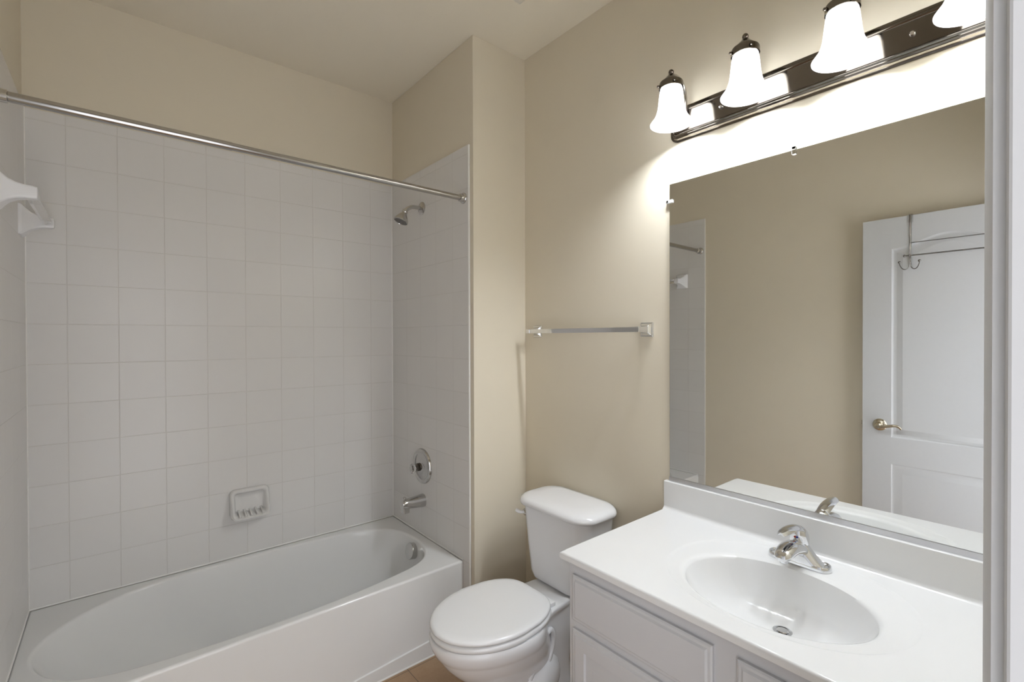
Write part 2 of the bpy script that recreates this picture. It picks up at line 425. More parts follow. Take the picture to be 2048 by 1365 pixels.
# overflow plate on the inner end wall
ax = Vector((-1, 0.0, 0.22)).normalized(); c = Vector((1.158, 2.19, 0.308))
link('overflow_plate', lathe([(0, -0.012), (0.040, -0.012), (0.0405, 0.014), (0.0385, 0.0185), (0.036, 0.0195), (0, 0.0205)], c, ax, 40), 'shower_chrome', tub, label='round chrome overflow plate')
link('drain', lathe([(0, 0.0), (0.030, 0.0), (0.030, 0.003), (0.024, 0.005), (0, 0.004)], (0.98, 2.19, 0.05), (0, 0, 1), 32), 'chrome', tub, label='chrome drain')

# ------------------------------------------------------------------ shower fittings
rod = thing('shower_curtain_rod', 'long bare metal shower curtain rod spanning the alcove above the tub', 'curtain rod', ((XL + XP) / 2, 1.8115, 2.0404))
bm = tube([(XL + 0.004, 1.8115, 2.0404), (0.30, 1.8115, 2.0404)], 0.0137, 24)
add_tube(bm, [(0.29, 1.8115, 2.0404), (XP - 0.004, 1.8115, 2.0404)], 0.0124, 24)
link('rod_tube', bm, 'satin_nickel', rod)
for x, s in ((XP, -1), (XL, 1)):
    link('flange', lathe([(0, 0), (0.0245, 0), (0.0245, 0.004), (0.022, 0.008), (0.018, 0.010), (0.017, 0.022 if s < 0 else 0.046), (0.0135, 0.024 if s < 0 else 0.048), (0, 0.024 if s < 0 else 0.048)], (x, 1.8115, 2.0404), (s, 0, 0), 32), 'shower_chrome', rod)

sh = thing('overhead_shower', 'chrome shower head on a bent arm high on the tiled end wall', 'shower head', (XP, 2.198, 2.0754))
link('flange', lathe([(0, 0), (0.0335, 0), (0.0335, 0.003), (0.028, 0.008), (0.013, 0.012), (0, 0.012)], (XP, 2.198, 2.0754), (-1, 0, 0), 36), 'shower_chrome', sh)
arm = catmull([(XP, 2.198, 2.0754), (1.195, 2.198, 2.0754), (1.168, 2.198, 2.072), (1.146, 2.198, 2.060), (1.131, 2.198, 2.046)], 8)
link('shower_arm', tube(arm, 0.0102, 16), 'shower_chrome', sh)
ax = Vector((-0.40, 0, -0.917)).normalized(); nk = Vector((1.133, 2.198, 2.050))
hd = link('spray_head', lathe([(0, 0), (0.013, 0), (0.015, 0.006), (0.0155, 0.012), (0.013, 0.016), (0.016, 0.022), (0.024, 0.034), (0.033, 0.050), (0.0365, 0.060), (0.0365, 0.066), (0.033, 0.068), (0.031, 0.064), (0, 0.064)], nk, ax, 40), 'shower_chrome', sh)
bm = lathe([(0, 0.0645), (0.0305, 0.0645), (0.0305, 0.0665), (0, 0.0665)], nk, ax, 32)
u, w, d = frame_of(ax)
for rr, k in ((0.010, 6), (0.018, 10), (0.025, 14)):
    for j in range(k):
        a = 2 * PI * j / k; p = nk + d * 0.066 + (u * math.cos(a) + w * math.sin(a)) * rr
        add_lathe(bm, [(0.0019, 0), (0.0013, 0.003), (0, 0.003)], p, ax, 6)
link('spray_plate', bm, 'nozzle_grey', hd, label='dark spray face full of nozzles')

VY, VZ = 2.2, 0.731
vl = thing('shower_valve', 'round chrome shower valve with clear knob above the tub spout', 'faucet', (XP, VY, VZ))
link('escutcheon', lathe([(0, 0), (0.0915, 0), (0.0915, 0.004), (0.088, 0.011), (0.081, 0.014), (0.074, 0.0125), (0.070, 0.009), (0.064, 0.010), (0.045, 0.017), (0.027, 0.022), (0.022, 0.022), (0, 0.022)], (XP, VY, VZ), (-1, 0, 0), 56), 'shower_chrome', vl)
link('valve_stem', lathe([(0, 0.015), (0.021, 0.015), (0.020, 0.038), (0.015, 0.040), (0.011, 0.046), (0, 0.046)], (XP, VY, VZ - 0.002), (-1, 0, 0), 28), 'dark_nickel', vl)
bm = bmesh.new()
prof = [(0, 0.040), (0.013, 0.041), (0.015, 0.047), (0.022, 0.053), (0.0245, 0.060), (0.0235, 0.066), (0.016, 0.069), (0, 0.0695)]
rings = []
for r, h in prof:
    rings.append([(XP - h, VY + r * (1 + 0.07 * math.cos(8 * a)) * math.cos(a), VZ - 0.003 + r * (1 + 0.07 * math.cos(8 * a)) * math.sin(a)) for a in [2 * PI * k / 48 for k in range(48)]])
add_loft(bm, rings, False, False)
link('valve_knob', bm, 'clear_acrylic', vl, label='clear acrylic knob')

SY, SZ = 2.196, 0.5526
sp = thing('tub_spout', 'chrome tub spout with a diverter knob below the shower valve', 'faucet', (XP, SY, SZ))
rings = []
for x, zc, hy, hz in ((0, 0, .030, .0325), (.012, 0, .030, .032), (.04, .0005, .028, .029), (.075, .001, .026, .026), (.10, .001, .0245, .0235), (.116, 0, .023, .022), (.124, -.001, .020, .019), (.1265, -.001, .014, .012)):
    rings.append([(XP - x, SY + hy * math.copysign(abs(math.cos(a)) ** 0.8, math.cos(a)), SZ + zc + hz * math.copysign(abs(math.sin(a)) ** 0.8, math.sin(a))) for a in [2 * PI * k / 32 for k in range(32)]])
bm = bmesh.new(); add_loft(bm, rings)
add_prism(bm, rrect(XP - 0.106, SY, 0.018, 0.020, 0.006, 5), 2, SZ - 0.040, SZ - 0.005)
link('spout_body', bm, 'shower_chrome', sp)
link('diverter_knob', lathe([(0, 0), (0.004, 0), (0.004, 0.010), (0.0075, 0.012), (0.0085, 0.016), (0.007, 0.019), (0, 0.0195)], (XP - 0.108, SY, SZ + 0.018), (0, 0, 1), 20), 'shower_chrome', sp)

# soap dish
def make_soap():
    bm = bmesh.new(); cx, cz = 0.4835, 0.622; hx, hz = 0.083, 0.0665
    def ring(ax_, az, y, r, dz=0.0): return [(x, y, z + dz) for x, z in rrect(cx, cz, ax_, az, r, 6)]
    rings = [ring(hx, hz, D + 0.001, .022), ring(hx + .001, hz + .001, D - .014, .022), ring(hx - .002, hz - .002, D - .024, .022), ring(hx - .008, hz - .008, D - .028, .018)]
    def warp(rg, k):   # the lower lip stands further out from the wall
        return [(x, y - k * max(0.0, (cz + 0.01 - z) / hz) ** 1.3 * 0.042, z) for x, y, z in rg]
    rings = [rings[0]] + [warp(r, f) for r, f in zip(rings[1:], (0.55, 0.95, 1.0))]
    rings += [warp(ring(hx - .015, hz - .015, D - .0255, .014), .9), warp(ring(hx - .020, hz - .020, D - .014, .012), .5), ring(hx - .026, hz - .024, D - .006, .010), ring(hx - .05, hz - .045, D - .005, .01)]
    add_loft(bm, rings, True, True)
    for k in range(5):      # ridges of the lip
        x = cx - 0.048 + 0.024 * k
        add_tube(bm, catmull([(x, D - .010, cz - .034), (x, D - .030, cz - .039), (x, D - .052, cz - .044), (x, D - .064, cz - .052)], 5), [0.0045] * 16, 10)
    return bm
sd = link('soap_dish', make_soap(), 'ceramic_glaze', smooth=60)
sd['label'] = 'glazed ceramic soap dish set in the tiled back wall above the tub'; sd['category'] = 'soap dish'

# ceramic towel bar on the left tiled wall
cb = thing('ceramic_towel_bar', 'white ceramic towel bar with a clear rod on the left tiled wall', 'towel bar', (XL, 2.19, 1.825))
def ceramic_post(y0):
    bm = bmesh.new(); rings = []
    for x, hy, hz, r in ((0, .046, .054, .006), (.006, .046, .054, .008), (.011, .041, .050, .008), (.018, .033, .042, .008), (.030, .0255, .031, .008), (.045, .0215, .0235, .007), (.062, .0195, .0195, .006), (.080, .0185, .0185, .006), (.088, .0165, .0165, .006), (.0895, .012, .012, .005)):
        rings.append([(XL + x, y, z) for y, z in rrect(y0, 1.8270, hy, hz, r, 5)])
    add_loft(bm, rings); return bm
for y in (1.958, 2.432): link('post', ceramic_post(y), 'white_porcelain', cb, smooth=50)
hw = 0.0105; xc, zc = XL + 0.070, 1.828
bm = bmesh.new(); add_prism(bm, [(xc + hw * 1.41, zc), (xc, zc + hw * 1.41), (xc - hw * 1.41, zc), (xc, zc - hw * 1.41)], 1, 1.972, 2.418)
link('clear_rod', bm, 'clear_acrylic', cb, label='clear acrylic rod', smooth=0)

# ------------------------------------------------------------------ chrome towel bar on the vanity wall
tb = thing('chrome_towel_bar', 'square chrome towel bar over the toilet beside the mirror', 'towel bar', (XV, 1.343, 1.43))
for y in (1.656, 1.050):
    bm = bmesh.new(); rings = []
    for o, h, r in ((0, .0275, .003), (.004, .0275, .004), (.007, .0255, .004), (.0075, .0225, .003), (.010, .0205, .003), (.014, .0165, .003), (.020, .0130, .003), (.030, .0112, .003), (.045, .0106, .003), (.066, .0106, .003), (.070, .0090, .002)):
        rings.append([(XV - o, a, b) for a, b in rrect(y, 1.430, h, h, r, 4)])
    add_loft(bm, rings); link('post', bm, 'chrome', tb)
link('bar', box((XV - .0655, 1.050, 1.4205), (XV - .0475, 1.656, 1.4395), 0.001), 'chrome', tb)

# ------------------------------------------------------------------ mirror
MY0, MY1, MZ0, MZ1 = 0.056, 0.9517, 0.8957, 1.9530
mr = thing('wall_mirror', 'large frameless wall mirror above the vanity counter', 'mirror', (XV, (MY0 + MY1) / 2, MZ0))
bm = box((XV - .006, MY0, MZ0 - .010), (XV - .0005, MY1, MZ1))
for f in bm.faces:
    if abs(f.normal.x) < 0.5: f.material_index = 1
link('mirror_pane', bm, ['mirror_glass', 'mirror_edge'], mr, smooth=0)
bm = bmesh.new(); add_prism(bm, [(XV, .8805), (XV - .0095, .8805), (XV - .0095, .8950), (XV - .0065, .8955), (XV - .0065, .884), (XV, .884)], 1, MY0, MY1 + .001)
link('bottom_channel', bm, 'aluminium_channel', mr, label='aluminium channel along the bottom edge', smooth=0)
def clip(y, z, dy, dz):
    bm = bmesh.new()
    lo = (min(y, y + dy) - (0.006 if dz else 0), min(z, z + dz) - (0.006 if dy else 0)); hi = (max(y, y + dy) + (0.006 if dz else 0), max(z, z + dz) + (0.006 if dy else 0))
    add_box(bm, (XV - .0115, lo[0], lo[1]), (XV - .0062, hi[0], hi[1]), 0.002)
    if dy: add_box(bm, (XV - .0115, MY1 + .0003, lo[1]), (XV, MY1 + .012, hi[1]), 0.002)
    else: add_box(bm, (XV - .0115, lo[0], MZ1 + .0003), (XV, hi[0], MZ1 + .010), 0.002)
    return bm
cp = link('mirror_clip', clip(MY1 + .012, 1.891, -.026, 0), 'clip_plastic', mr, label='clear plastic clip')
link('screw', lathe([(0, 0), (.003, 0), (.0025, .0015), (0, .002)], (XV - .0114, MY1 + .007, 1.891), (-1, 0, 0), 12), 'dark_nickel', cp)
link('mirror_clip', clip(.5415, MZ1 + .010, 0, -.024), 'clear_acrylic', mr, label='clear plastic clip')

# ------------------------------------------------------------------ vanity light
LY = [0.8766, 0.6336, 0.3906, 0.1476]; LO = 0.118; LX = XV - LO; LZ = 2.1115
vlt = thing('vanity_light', 'dark metal vanity light bar with four white bell glass shades above the mirror', 'wall lamp', (XV, 0.512, 2.155))
def make_plate():
    bm = bmesh.new(); y0, y1, z0, z1 = 0.0780, .9480, 2.0955, 2.2145
    prof = [(0, 0), (0, .004), (.004, .006), (.006, .006), (.009, .0115), (.011, .0115), (.0145, .0165), (.017, .0165), (.020, .0215), (.022, .0220), (.0245, .0200), (.026, .0180), (.030, .0180)]
    rings = []
    for a, o in prof: rings.append([(XV - o, y, z) for y, z in rrect((y0 + y1) / 2, (z0 + z1) / 2, (y1 - y0) / 2 - a, (z1 - z0) / 2 - a, max(.004, .030 - a), 8)])
    add_loft(bm, rings, False, True); return bm
link('backplate', make_plate(), 'dark_nickel', vlt, smooth=25)
for y in (0.755, 0.269): link('screw', lathe([(0, 0), (.006, 0), (.006, .004), (.0045, .008), (0, .009)], (XV - .0175, y, 2.155), (-1, 0, 0), 20), 'chrome', vlt)
armp = catmull([(.017, 2.158), (.0235, 2.182), (.0255, 2.21), (.029, 2.24), (.042, 2.267), (.066, 2.281), (.095, 2.283), (.118, 2.2745)], 8)
capp = [(0.0085, .168), (.010, .164), (.014, .160), (.022, .152), (.0285, .146), (.030, .143), (.0365, .140), (.0385, .136), (.0390, .119), (.0375, .118), (.0375, .134), (0, .134)]
shp = [(.0665, .0), (.0680, .0008), (.0683, .003), (.0625, .011), (.0545, .022), (.0480, .035), (.0438, .050), (.0412, .068), (.0392, .088), (.0372, .106), (.0352, .118), (.031, .126)]
shp = shp + [(.0285, .1245), (.033, .1165), (.035, .105), (.037, .087), (.0390, .067), (.0416, .050), (.0458, .036), (.0523, .0235), (.060, .0122)]
for k, y in enumerate(LY):
    a = link('lamp_arm', tube([(XV - q.x, y, q.y) for q in armp], 0.0052, 14), 'arm_nickel', vlt)
    bm = lathe(capp, (LX, y, LZ), (0, 0, 1), 40)
    add_ball(bm, (LX, y, LZ + .1745), .0088, 20)
    add_lathe(bm, [(.0042, 0), (.0042, .006), (.003, .008), (0, .008)], (LX - .027, y + .027, LZ + .128), (-1, 1, 0), 10)
    add_lathe(bm, [(.0042, 0), (.0042, .006), (.003, .008), (0, .008)], (LX - .027, y - .027, LZ + .128), (-1, -1, 0), 10)
    link('socket_cap', bm, 'dark_nickel', a)
    s = link('lamp_shade', lathe(shp, (LX, y, LZ), (0, 0, 1), 56, close=True), 'frosted_shade_glass', vlt, smooth=60)
    bm = lathe([(0, .022), (.012, .0235), (.021, .030), (.0265, .041), (.027, .051), (.0235, .064), (.0165, .080), (.0135, .095), (.0135, .115), (0, .115)], (LX, y, LZ), (0, 0, 1), 24)
    link('bulb', bm, 'lamp_bulb', s, label='lit white bulb', smooth=60)

# ------------------------------------------------------------------ vanity cabinet, counter and tap
CX0, CY1 = 1.006, 0.9455
vc = thing('vanity_cabinet', 'white painted vanity cabinet under the sink counter', 'cabinet', ((CX0 + XV) / 2, 0.50, 0))
bm = bmesh.new()
zt = ZCT - .0212
add_box(bm, (CX0, YD + .012, .10), (CX0 + .019, .062, zt)); add_box(bm, (CX0, .4565, .10), (CX0 + .019, .516, zt)); add_box(bm, (CX0, .9255, .10), (CX0 + .019, CY1, zt))
for y0, y1 in ((.062, .4565), (.516, .9255)):
    for z0, z1 in ((.10, .13), (.562, .600), (.718, zt)): add_box(bm, (CX0, y0, z0), (CX0 + .019, y1, z1))
add_box(bm, (CX0 + .019, CY1 - .016, .10), (XV - .001, CY1, zt)); add_box(bm, (CX0 + .019, YD + .012, .10), (XV - .001, YD + .028, zt))
add_box(bm, (XV - .007, YD + .028, .10), (XV - .001, CY1 - .016, zt)); add_box(bm, (CX0 + .019, YD + .028, .10), (XV - .007, CY1 - .016, .118))
add_box(bm, (CX0 + .065, YD + .012, 0), (XV - .001, CY1 - .002, .0999))
link('carcass', bm, 'cabinet_white', vc, smooth=0)
link('side_bumper', lathe([(0, 0), (.007, 0), (.007, .003), (.0045, .0055), (0, .006)], (CX0 + .012, CY1, .713), (0, 1, 0), 20), 'clip_plastic', vc)
def slab(y0, y1, z0, z1, panel):
    # overlay front with a routed edge; doors also carry a raised centre panel
    bm = bmesh.new(); rings = []
    for a, o in ((0, 0), (0, .0075), (.004, .0098), (.010, .0104), (.015, .0140), (.020, .0145)):
        rings.append([(CX0 - o, y, z) for y, z in ((y0 + a, z0 + a), (y1 - a, z0 + a), (y1 - a, z1 - a), (y0 + a, z1 - a))])
    if panel:
        for a, o in ((.048, .0145), (.051, .0090), (.056, .0086), (.078, .0135), (.082, .0135)):
            rings.append([(CX0 - o, y, z) for y, z in ((y0 + a, z0 + a), (y1 - a, z0 + a), (y1 - a, z1 - a), (y0 + a, z1 - a))])
    add_loft(bm, rings); return bm
for y0, y1 in ((.513, .9285), (.075, .4595)):
    link('drawer_front', slab(y0, y1, .5925, .7235, False), 'cabinet_white', vc, smooth=20)
    link('door', slab(y0, y1, .125, .5700, True), 'cabinet_white', vc, smooth=20)

ct = thing('vanity_countertop', 'glossy white vanity counter with an integral oval sink and backsplash', 'sink', (1.27, .51, ZCT))
BX, BY = 1.236, .4835
def make_counter():
    bm = bmesh.new(); x0, x1, y0, y1 = .985, XV - .001, YD + .008, .967
    angs = [2 * PI * k / 128 for k in range(128)]
    for cx, cy in ((x0, y0), (x1, y0), (x1, y1), (x0, y1)): 
        a = math.atan2(cy - BY, cx - BX) % (2 * PI); k = min(range(128), key=lambda i: abs(angs[i] - a)); angs[k] = a
    def rect(ins):
        out = []
        for a in angs:
            c, s = math.cos(a), math.sin(a); ts = []
            if c > 1e-9: ts.append((x1 - ins - BX) / c)
            if c < -1e-9: ts.append((x0 + ins - BX) / c)
            if s > 1e-9: ts.append((y1 - ins - BY) / s)
            if s < -1e-9: ts.append((y0 + ins - BY) / s)
            t = min(ts); out.append((BX + c * t, BY + s * t))
        return out
    def ell(cx, cy, ax_, ay, n=2.0):
        # ellipse sampled by rays from the bowl centre
        out = []
        for a in angs:
            c, s = math.cos(a), math.sin(a); lo, hi = 0.0, 1.0
            for _ in range(40):
                m = (lo + hi) / 2; v = abs((BX + c * m - cx) / ax_) ** n + abs((BY + s * m - cy) / ay) ** n
                if v < 1: lo = m
                else: hi = m
            out.append((BX + c * lo, BY + s * lo))
        return out
    Z = ZCT; t = .0205; e = .006
    rings = [[(x, y, Z - t) for x, y in rect(.002)], [(x, y, Z - t + .002) for x, y in rect(0)], [(x, y, Z - e) for x, y in rect(0)]]
    for a in (30, 60, 90): rings.append([(x, y, Z - e + e * math.sin(math.radians(a))) for x, y in rect(e * (1 - math.cos(math.radians(a))))])
    rings.append([(x, y, Z) for x, y in ell(1.272, .481, .236, .278, 2.15)])
    rings.append([(x, y, Z - .0012) for x, y in ell(1.272, .481, .231, .273, 2.15)])
    rings.append([(x, y, Z - .0040) for x, y in ell(1.271, .481, .224, .265, 2.15)])
    rings.append([(x, y, Z - .0055) for x, y in ell(BX + .004, BY, .183, .232)])
    rings.append([(x, y, Z - .0068) for x, y in ell(BX + .001, BY, .174, .221)])
    for s, dz, sh in ((1.0, .0100, 0), (.985, .016, .001), (.965, .026, .002), (.935, .040, .004), (.89, .058, .008), (.82, .078, .014), (.72, .099, .025), (.60, .113, .036), (.46, .123, .047), (.30, .129, .057), (.16, .1315, .064)):
        rings.append([(BX + sh + (x - BX) * s, BY + (y - BY) * s, Z - dz) for x, y in ell(BX, BY, .167, .2135)])
    rings.append([(BX + .0655 + .022 * math.cos(a), BY + .022 * math.sin(a), Z - .1322) for a in angs])
    add_loft(bm, rings, False, False)
    return bm
link('counter_slab', make_counter(), 'cultured_marble', ct, smooth=50)
bm = bmesh.new(); xb = XV - .020
prof = [(XV - .0005, ZCT - .001), (XV - .0005, .8800), (xb + .003, .8800), (xb + .0008, .8790), (xb, .8770), (xb, ZCT + .012), (xb - .0015, ZCT + .006), (xb - .005, ZCT + .0018), (xb - .011, ZCT - .001)]
def pris_xz(bm, pts, y0, y1): return add_prism(bm, pts, 1, y0, y1)
link('backsplash', pris_xz(bm, prof, YD + .008, .967), 'cultured_marble', ct, smooth=50)
link('drain', lathe([(.0, .0), (.0225, 0), (.0225, .0025), (.0185, .003), (.0175, -.001), (.006, .0005), (.0135, .003), (.012, .0045), (0, .005)], (BX + .0655, BY, ZCT - .1325), (0, 0, 1), 32), 'chrome', ct, label='chrome pop-up drain')

FX, FY = 1.450, .4965; ZF = ZCT - .0045
fc = thing('sink_faucet', 'chrome single lever faucet behind the sink bowl', 'faucet', (FX, FY, ZF))
# base plate with a raised rim, and a body that sweeps up between its two wings
bm = bmesh.new()
def stad(hx, hy, z, cx=FX): return [(x, y, z) for x, y in rrect(cx, FY, hx, hy, hx * .98, 10)]
add_loft(bm, [stad(.0270, .0785, ZF), stad(.0270, .0785, ZF + .006), stad(.0255, .0765, ZF + .0125), stad(.0240, .0750, ZF + .0135), stad(.0215, .0725, ZF + .0125), stad(.0195, .0705, ZF + .0085)])
link('base_plate', bm, 'chrome', fc, smooth=45)
bm = bmesh.new(); rings = []
for z, hx, hy, cx, r in ((.002, .0266, .066, 0, .95), (.012, .0262, .060, 0, .9), (.020, .0256, .051, 0, .9), (.030, .0248, .041, 0, .95), (.040, .0238, .0325, .001, .98), (.050, .0222, .0245, .002, .99), (.056, .0215, .0225, .002, .99), (.058, .019, .020, .002, .99)):
    rings.append([(x, y, ZF + z) for x, y in rrect(FX + cx, FY, hx, hy, min(hx, hy) * r, 10)])
add_loft(bm, rings)
link('body', bm, 'chrome', fc, smooth=60)
bm = bmesh.new(); rings = []
for t, (o, z, hy, hz) in enumerate(((-.01, .030, .026, .022), (.015, .040, .027, .023), (.040, .050, .0265, .022), (.070, .055, .0255, .0205), (.095, .0545, .024, .019), (.113, .0515, .0215, .0165), (.124, .0485, .017, .0125), (.1295, .0465, .010, .007))):
    rings.append([(FX - o, FY + hy * math.cos(a), ZF + z + hz * (math.sin(a) if math.sin(a) > 0 else math.sin(a) * 0.75)) for a in [2 * PI * k / 32 for k in range(32)]])
add_loft(bm, rings)
add_lathe(bm, [(0, 0), (.010, 0), (.010, .008), (.0085, .010), (0, .010)], (FX - .106, FY, ZF + .040), (-.15, 0, -1), 20)
link('spout', bm, 'chrome', fc, smooth=60)
bm = bmesh.new(); rings = []
for z, r, cx in ((.052, .0215, .002), (.055, .0235, .002), (.068, .0240, .002), (.080, .0230, .001), (.090, .0200, -.001), (.098, .0145, -.004), (.102, .008, -.006)):
    rings.append([(FX + cx + r * math.cos(a), FY + r * math.sin(a), ZF + z) for a in [2 * PI * k / 36 for k in range(36)]])
add_loft(bm, rings)
rings = []
for o, z, hy, hz in ((-.012, .082, .014, .008), (.004, .096, .0175, .008), (.022, .1045, .0180, .0065), (.046, .1110, .0185, .0052), (.072, .1145, .0180, .0045), (.096, .1155, .0165, .0040), (.114, .1145, .0135, .0036), (.125, .1125, .0075, .0026)):
    rings.append([(FX - o, FY + hy * math.cos(a), ZF + z + hz * math.sin(a) - .006 * math.cos(a) ** 2) for a in [2 * PI * k / 28 for k in range(28)]])
add_loft(bm, rings)
hd = link('lever_handle', bm, 'chrome', fc, smooth=60)
bm = bmesh.new()
for s in (0, 1): add_lathe(bm, [(0, 0), (.0028, 0), (.0026, .001), (0, .0012)], (FX - .0222, FY + .0028 - .0056 * s, ZF + .076), (-1, 0, .05), 12, mi=s)
link('temperature_mark', bm, ['mark_red', 'mark_blue'], hd, label='red and blue temperature dots')

# ------------------------------------------------------------------ toilet (faces -x, tank against the vanity wall)
TY = 1.355
tl = thing('toilet', 'white two-piece toilet with its lid down between tub and vanity', 'toilet', (1.2, TY, 0))
def egg(xf, xb, hw, z, back=0.62, n=72, pw=2.25, xm=None):
    # elongated outline: rounded front, narrower rounded back
    xm = xb - (xb - xf) * 0.42 if xm is None else xm; out = []
    for k in range(n):
        a = 2 * PI * k / n; c, s = math.cos(a), math.sin(a)
        if c < 0: x = xm - (xm - xf) * abs(c) ** (2 / 2.0); y = hw * math.copysign(abs(s) ** (2 / 2.0), s)
        else:
            x = xm + (xb - xm) * c ** (2 / pw) if c > 0 else xm
            y = math.copysign(abs(s) ** (2 / pw), s) * hw
            t = (x - xm) / (xb - xm); y *= 1 - (1 - back) * t * t
        out.append((x, TY + y, z))
    return out
def make_bowl():
    bm = bmesh.new(); R = []
    for z, xf, xb, hw, bk in ((0, .985, 1.40, .118, .85), (.020, .985, 1.40, .118, .85), (.027, .992, 1.395, .112, .85), (.045, .995, 1.385, .100, .85), (.10, .990, 1.37, .090, .8), (.16, .965, 1.34, .094, .78), (.215, .915, 1.31, .118, .72),
                             (.255, .872, 1.30, .142, .62), (.290, .842, 1.29, .159, .56), (.318, .824, 1.28, .169, .52), (.330, .818, 1.275, .1725, .52), (.334, .811, 1.27, .178, .52), (.350, .803, 1.265, .1835, .54), (.366, .797, 1.26, .187, .56), (.381, .797, 1.255, .187, .56), (.388, .803, 1.25, .182, .56)):
        R.append(egg(xf, xb, hw, z, bk))
    add_loft(bm, R, True, True)
    # flared deck that carries the tank
    rings = []
    half = catmull([(1.06, .172), (1.12, .160), (1.17, .140), (1.21, .122), (1.25, .111), (1.29, .106), (1.325, .103), (1.345, .098)], 4)
    half = [(p.x, p.y) for p in [Vector((q[0], q[1])) for q in half]] + [(1.36, .105), (1.47, .112)]
    pl = [(x, -y) for x, y in half] + [(x, y) for x, y in half[::-1]]
    for z, a in ((.362, .010), (.370, .002), (.385, 0), (.391, .003), (.3925, .008)):
        rings.append([(x, TY + y - math.copysign(a, y), z) for x, y in pl])
    add_loft(bm, rings)
    # rear column below the deck
    add_loft(bm, [[(x, TY + y, z) for x, y in rrect(cx, 0, hx, hy, .045, 6)] for z, cx, hx, hy in ((.015, 1.29, .10, .100), (.06, 1.29, .095, .090), (.14, 1.28, .095, .086), (.22, 1.275, .105, .088), (.30, 1.275, .115, .094), (.366, 1.28, .125, .096))])
    # trapway: round bulges low on both sides with a looped ridge above each
    for s in (-1, 1):
        add_ball(bm, (1.200, TY + s * .058, .142), .1, 40, (1.0, .72, .92))
        y = TY + s * .0985
        lp = catmull([(1.215, y, .195), (1.238, y, .245), (1.243, y + s * .002, .290), (1.228, y + s * .004, .318), (1.205, y + s * .006, .312), (1.180, y + s * .008, .275), (1.150, y + s * .006, .225), (1.125, y + s * .002, .180)], 6)
        add_tube(bm, lp, .0105, 12)
        add_lathe(bm, [(.0, .0), (.016, 0), (.0155, .012), (.010, .020), (0, .022)], (1.31, TY + s * .098, .018), (0, 0, 1), 16)
    return bm
link('bowl', make_bowl(), 'white_porcelain', tl, smooth=50)
def slab_egg(levels, bk, pw): 
    bm = bmesh.new(); add_loft(bm, [egg(xf, xb, hw, z, bk, pw=pw, xm=1.035) for z, xf, xb, hw in levels]); return bm
link('seat', slab_egg(((.3885, .812, 1.232, .171), (.391, .803, 1.238, .178), (.400, .800, 1.240, .181), (.407, .804, 1.238, .178), (.4095, .812, 1.232, .170)), .70, 5.0), 'toilet_seat_plastic', tl, smooth=60)
link('seat_lid', slab_egg(((.4125, .812, 1.229, .169), (.4145, .802, 1.236, .177), (.420, .799, 1.238, .1795), (.4265, .803, 1.236, .177), (.4300, .812, 1.231, .171), (.4315, .835, 1.215, .155), (.432, .90, 1.17, .11)), .70, 5.0), 'toilet_seat_plastic', tl, smooth=60)
for s in (-1, 1): link('hinge', box((1.232, TY + s * .075 - .022, .391), (1.262, TY + s * .075 + .022, .408), .004), 'toilet_seat_plastic', tl)
def tank_plan(xf, xb, hw, z, bow=.022, r=.05):
    pts = [(xb, -hw * .97), (xb, hw * .97)]
    out = []
    base = rrect((xf + xb) / 2, 0, (xb - xf) / 2, hw, r, 7)
    for x, y in base:
        t = max(0.0, (((xf + xb) / 2) - x) / ((xb - xf) / 2)); out.append((x + bow * t * (abs(y) / hw) ** 2.2, TY + .004 + y, z))
    return out
bm = bmesh.new()
add_loft(bm, [tank_plan(1.345, 1.515, .128, .3975, .02, .05), tank_plan(1.326, 1.522, .146, .402, .022, .06), tank_plan(1.320, 1.526, .154, .425, .022, .06), tank_plan(1.316, 1.530, .170, .55, .022, .058), tank_plan(1.312, 1.533, .186, .690, .024, .056), tank_plan(1.312, 1.533, .186, .694, .024, .056)])
link('tank', bm, 'white_porcelain', tl, smooth=50)
bm = bmesh.new()
add_loft(bm, [tank_plan(1.304, 1.536, .192, .693, .032, .06), tank_plan(1.291, 1.540, .204, .699, .034, .072), tank_plan(1.288, 1.541, .2065, .707, .034, .074), tank_plan(1.292, 1.540, .204, .717, .034, .074), tank_plan(1.304, 1.537, .195, .726, .034, .074), tank_plan(1.320, 1.532, .180, .7315, .032, .07), tank_plan(1.37, 1.515, .13, .7335, .03, .05)])
link('tank_lid', bm, 'white_porcelain', tl, smooth=60)
bm = lathe([(0, -.006), (.015, -.006), (.015, .006), (.012, .010), (0, .010)], (1.342, TY + .163, .655), (-1, .35, 0), 24)
fl = link('flush_lever_base', bm, 'shower_chrome', tl, label='chrome base of the flush lever')
link('flush_lever', tube(catmull([(1.334, TY + .166, .655), (1.324, TY + .170, .656), (1.317, TY + .178, .658), (1.314, TY + .192, .661)], 6), [.006] * 6 + [.0065] * 6 + [.0075] * 7, 14), 'toilet_seat_plastic', fl)
# gaskets under the tank
link('tank_gasket', box((1.40, TY - .05, .390), (1.46, TY + .05, .400), .002), 'dark_rubber', tl)

